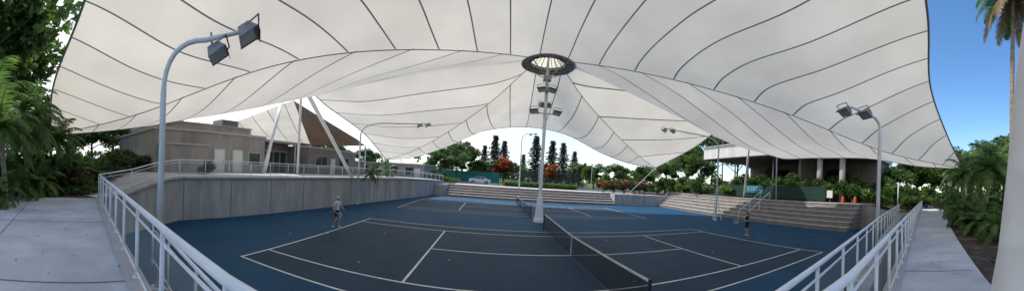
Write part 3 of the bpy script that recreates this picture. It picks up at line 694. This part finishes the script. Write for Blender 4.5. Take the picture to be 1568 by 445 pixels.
# ---------------------------------------------------------------- people
def person(name,loc,rz,J,shirt,shorts,hair,long_hair=False,scale=1.0,racket=True):
    e=empty(name,loc); e.rotation_euler=(0,0,rz); e.scale=(scale,)*3
    P=dict(pelvis=(0,0,.95,.135),belly=(0,.01,1.08,.13),chest=(0,.02,1.28,.15),neckb=(0,.01,1.45,.075),neck=(0,.02,1.53,.055),
      shL=(-.17,.01,1.42,.07),shR=(.17,.01,1.42,.07),hipL=(-.1,0,.9,.105),hipR=(.1,0,.9,.105))
    P.update(J)
    names=list(P); ed=[('pelvis','belly'),('belly','chest'),('chest','neckb'),('neckb','neck'),('neckb','shL'),('neckb','shR'),('pelvis','hipL'),('pelvis','hipR')]
    for s_ in 'LR': ed+=[('sh'+s_,'el'+s_),('el'+s_,'wr'+s_),('wr'+s_,'pa'+s_),('hip'+s_,'kn'+s_),('kn'+s_,'an'+s_),('an'+s_,'to'+s_)]
    def skin(nm,pts,edges,root,sub=2):
        me=bpy.data.meshes.new(nm); me.from_pydata([p[:3] for p in pts],edges,[]); o=bpy.data.objects.new(nm,me); sc.collection.objects.link(o)
        m=o.modifiers.new('s','SKIN'); m.use_smooth_shade=True
        for i,p in enumerate(pts):
            me.skin_vertices[0].data[i].radius=(p[3],p[3]); me.skin_vertices[0].data[i].use_root=(i==root)
        ss=o.modifiers.new('u','SUBSURF'); ss.levels=sub; ss.render_levels=sub
        dg=bpy.context.evaluated_depsgraph_get(); dg.update(); ne=bpy.data.meshes.new_from_object(o.evaluated_get(dg)); 
        bpy.data.objects.remove(o); o=bpy.data.objects.new(nm,ne); sc.collection.objects.link(o); o.parent=e; return o
    o=skin('body',[P[n_] for n_ in names],[(names.index(a),names.index(c)) for a,c in ed],names.index('pelvis'))
    me=o.data; me.materials.clear()
    for k in('skin',shirt,shorts,'shoe'): me.materials.append(M[k])
    def d2(p,a,c):
        a=Vector(a[:3]);c=Vector(c[:3]);t=max(0,min(1,(p-a).dot(c-a)/(c-a).length_squared)); return (p-a.lerp(c,t)).length,t
    for f in me.polygons:
        p=f.center; best=min(((d2(p,P[a],P[c])[0]-P[a][3]*.3,a,c,d2(p,P[a],P[c])[1]) for a,c in ed),key=lambda q:q[0]); a,c,t=best[1:]
        k=0
        if a in('belly','chest') or (a=='neckb' and c!='neck'): k=1
        if a=='pelvis' : k=1 if (c=='belly' and t>.35) else 2
        if a.startswith('hip'): k=2 if t<.75 else 0
        if a.startswith('sh') and t<.6: k=1
        if a.startswith('an') or (a.startswith('kn') and t>.93): k=3
        f.material_index=k; f.use_smooth=True
    for s_ in 'LR':
        pa=Vector(P['pa'+s_][:3]); wr=Vector(P['wr'+s_][:3]); d=(pa-wr).normalized(); sd=d.cross(V(0,1,.2)).normalized(); nr=sd.cross(d)
        pts=[(*pa,.02)];eg=[]
        for i in range(4):
            L=[.07,.085,.08,.062][i]; o0=pa+sd*(.024-.016*i)
            p1=o0+d*.035; p2=p1+d*L*.45+nr*.012; p3=p2+d*L*.3+nr*.028
            k=len(pts); pts+=[(*p1,.010),(*p2,.009),(*p3,.008)]; eg+=[(0,k),(k,k+1),(k+1,k+2)]
        k=len(pts); t1=pa+sd*.04+d*.0; t2=t1+sd*.02+d*.035+nr*.015; pts+=[(*t1,.011),(*t2,.009)]; eg+=[(0,k),(k,k+1)]
        h=skin('hand_'+s_,pts,eg,0,1); h.data.materials.clear(); h.data.materials.append(M['skin'])
    nk=Vector(P['neck'][:3]); hc=nk+V(0,.025,.125); b=B(); n1,n2=20,16
    for i in range(n2+1):
        th=math.pi*i/n2
        for j in range(n1):
            ph=2*math.pi*j/n1; x=.076*math.sin(th)*math.cos(ph); y=.095*math.sin(th)*math.sin(ph); z=.118*math.cos(th)
            if z<0: x*=1+z*2.2; y*=1+z*1.2
            if y>0 and abs(x)<.02 and -.045<z<.01: y+=.018*(1-abs(x)/.02)*(1+(z*-10)*.4)
            b.v.append((hc.x+x,hc.y+y,hc.z+z))
    for i in range(n2):
        for j in range(n1): b.f.append((i*n1+j,(i+1)*n1+j,(i+1)*n1+(j+1)%n1,i*n1+(j+1)%n1)); b.m.append(b.mi('skin'))
    for sg in(-1,1):
        b.tube([hc+V(sg*.074,-.005,-.025),hc+V(sg*.088,-.012,0),hc+V(sg*.078,-.012,.028)],[.008,.014,.008],'skin',8)
        b.tube([hc+V(sg*.03,.078,.008),hc+V(sg*.03,.088,.008)],.009,'eye',8)
        b.tube([hc+V(sg*.018,.088,.028),hc+V(sg*.045,.080,.028)],.004,hair,6)
    b.tube([hc+V(-.022,.086,-.06),hc+V(0,.092,-.062),hc+V(.022,.086,-.06)],.005,'lip',6)
    b.make('head',smooth=True,parent=e); b=B()
    for i in range(9):
        th=math.pi*.60*i/8
        for j in range(n1):
            ph=2*math.pi*j/n1; fr=max(0,math.sin(ph)); t2=th*(1-.38*fr); k=1.09
            b.v.append((hc.x+.078*k*math.sin(t2)*math.cos(ph),hc.y-.006+.096*k*math.sin(t2)*math.sin(ph),hc.z+.118*k*math.cos(t2)))
    for i in range(8):
        for j in range(n1): b.f.append((i*n1+j,(i+1)*n1+j,(i+1)*n1+(j+1)%n1,i*n1+(j+1)%n1)); b.m.append(b.mi(hair))
    if long_hair: b.tube([hc+V(0,-.1,.04),hc+V(0,-.15,-.02),hc+V(0,-.13,-.16),hc+V(0,-.12,-.22)],[.02,.035,.03,.008],hair,8)
    b.make('hair',smooth=True,parent=e)
    if racket:
        pa=Vector(P['paR'][:3]); wr=Vector(P['wrR'][:3]); d=((pa-wr).normalized()*.4+V(.25,.75,.1)).normalized(); g=pa+(pa-wr).normalized()*.045; b=B()
        b.tube([g-d*.08,g+d*.14],.016,'dark',8); b.tube([g+d*.14,g+d*.32],.01,'white',8)
        c=g+d*.48; s_=d.cross(V(0,0,1)).normalized(); loop=[c+d*.165*math.cos(t)+s_.cross(d)*.12*math.sin(t) for t in [2*math.pi*q/20 for q in range(21)]]
        b.tube(loop,.01,'white',6); u=s_.cross(d)
        for q in range(-4,5):
            w=.12*math.sqrt(1-(q/5)**2); b.tube([c+d*q*.033-u*w,c+d*q*.033+u*w],.0015,'line',3)
            w=.165*math.sqrt(1-(q/5)**2); b.tube([c+u*q*.024-d*w,c+u*q*.024+d*w],.0015,'line',3)
        b.make('racket',parent=e)
person('tennis_player_man',(*pol(-33.8,16.3)[:2],.004),math.radians(-100),
  dict(elL=(-.30,.05,1.17,.048),wrL=(-.26,.25,1.06,.033),paL=(-.25,.32,1.04,.034),elR=(.31,-.02,1.17,.048),wrR=(.36,.16,1.0,.033),paR=(.37,.22,.96,.034),
       knL=(-.13,.12,.50,.066),anL=(-.15,.02,.09,.044),toL=(-.17,.17,.05,.042),knR=(.14,.10,.50,.066),anR=(.2,-.10,.09,.044),toR=(.24,.04,.05,.042)),
  'shirtw','navy','hairg')
person('tennis_player_woman',(*pol(46.3,21.8)[:2],.004),math.radians(75),
  dict(elL=(-.27,.06,1.17,.042),wrL=(-.18,.26,1.12,.03),paL=(-.14,.32,1.13,.03),elR=(.27,.03,1.17,.042),wrR=(.24,.25,1.05,.03),paR=(.22,.32,1.04,.03),
       knL=(-.11,.06,.50,.062),anL=(-.13,-.03,.09,.042),toL=(-.14,.11,.05,.04),knR=(.12,.07,.50,.062),anR=(.15,-.02,.09,.042),toR=(.17,.12,.05,.04),
       chest=(0,.02,1.28,.135),shL=(-.15,.01,1.42,.06),shR=(.15,.01,1.42,.06)),
  'black','black','hairb',long_hair=True)
bm=[(-5,9),(-6.3,14),(-2.2,11),(-9.6,10.4),(5.6,16.2),(7,21.5),(12,17.5),(10,12),(-3,18.6),(4.3,9.2),(17,15),(6,19.2)]
b=B()
for i in range(9):
    th=math.pi*i/8
    for j in range(12): b.v.append((.034*math.sin(th)*math.cos(j*math.pi/6),.034*math.sin(th)*math.sin(j*math.pi/6),.034*math.cos(th)))
for i in range(8):
    for j in range(12): b.f.append((i*12+j,(i+1)*12+j,(i+1)*12+(j+1)%12,i*12+(j+1)%12)); b.m.append(b.mi('ball'))
o=b.make('tennis_ball',smooth=True); o.location=(*bm[0],.043)
for p in bm[1:]: inst(o,(*p,.043))

# ---------------------------------------------------------------- world, sun, camera
AZ,EL=-48,56
w=bpy.data.worlds.new('World'); sc.world=w; w.use_nodes=True; nt=w.node_tree; N=nt.nodes; L=nt.links
bg=N['Background']; sky=N.new('ShaderNodeTexSky'); sky.sky_type='NISHITA'; sky.sun_disc=False
sky.sun_elevation=math.radians(EL); sky.sun_rotation=math.radians(AZ); sky.air_density=1.0; sky.dust_density=0.4; sky.ozone_density=2.5
hs=N.new('ShaderNodeHueSaturation'); hs.inputs['Saturation'].default_value=1.2; hs.inputs['Value'].default_value=1.5; L.new(sky.outputs[0],hs.inputs['Color'])
tc=N.new('ShaderNodeTexCoord'); mp=N.new('ShaderNodeMapping'); mp.inputs['Scale'].default_value=(1.2,1.2,4.5); L.new(tc.outputs['Generated'],mp.inputs[0])
nz=N.new('ShaderNodeTexNoise'); nz.inputs['Scale'].default_value=1.6; nz.inputs['Detail'].default_value=9; nz.inputs['Distortion'].default_value=.3; L.new(mp.outputs[0],nz.inputs['Vector'])
dt=N.new('ShaderNodeVectorMath'); dt.operation='DOT_PRODUCT'; dt.inputs[1].default_value=(-.95,.25,-.25); L.new(tc.outputs['Generated'],dt.inputs[0])
ma=N.new('ShaderNodeMath'); ma.operation='MULTIPLY_ADD'; ma.inputs[1].default_value=.34; L.new(dt.outputs['Value'],ma.inputs[0]); L.new(nz.outputs['Fac'],ma.inputs[2])
cr=N.new('ShaderNodeValToRGB'); cr.color_ramp.elements[0].position=.34; cr.color_ramp.elements[1].position=.76; L.new(ma.outputs[0],cr.inputs[0])
mx=N.new('ShaderNodeMix'); mx.data_type='RGBA'; mx.inputs[7].default_value=(8.8,9.0,9.3,1); L.new(cr.outputs[0],mx.inputs[0]); L.new(hs.outputs[0],mx.inputs[6])
L.new(mx.outputs[2],bg.inputs[0]); bg.inputs[1].default_value=0.15
s=bpy.data.lights.new('sun','SUN'); s.energy=5.0; s.angle=math.radians(.5); s.color=(1,.95,.87)
so=bpy.data.objects.new('sun',s); sc.collection.objects.link(so)
sv=V(math.cos(math.radians(EL))*math.sin(math.radians(AZ)),math.cos(math.radians(EL))*math.cos(math.radians(AZ)),math.sin(math.radians(EL)))
so.rotation_euler=sv.to_track_quat('Z','Y').to_euler(); so.location=sv*60
sc.view_settings.view_transform='Standard'; sc.view_settings.look='None'; sc.view_settings.exposure=0
cam=bpy.data.cameras.new('camera'); co=bpy.data.objects.new('camera',cam); sc.collection.objects.link(co); sc.camera=co
cam.type='PANO'; cam.clip_end=6000; cam.clip_start=.05
pc=cam if hasattr(cam,'panorama_type') else cam.cycles
pc.panorama_type='CENTRAL_CYLINDRICAL'
H=math.radians(200)/2
pc.central_cylindrical_range_u_min=-H; pc.central_cylindrical_range_u_max=H
pc.central_cylindrical_range_v_min=-(445-272)/449; pc.central_cylindrical_range_v_max=272/449
pc.central_cylindrical_radius=1.0
rho=math.radians(3.5)
Rm=Matrix(((math.cos(rho),-math.sin(rho),0),(0,0,-1),(math.sin(rho),math.cos(rho),0)))
co.matrix_world=Matrix.Translation((0,0,EYE))@Rm.to_4x4()
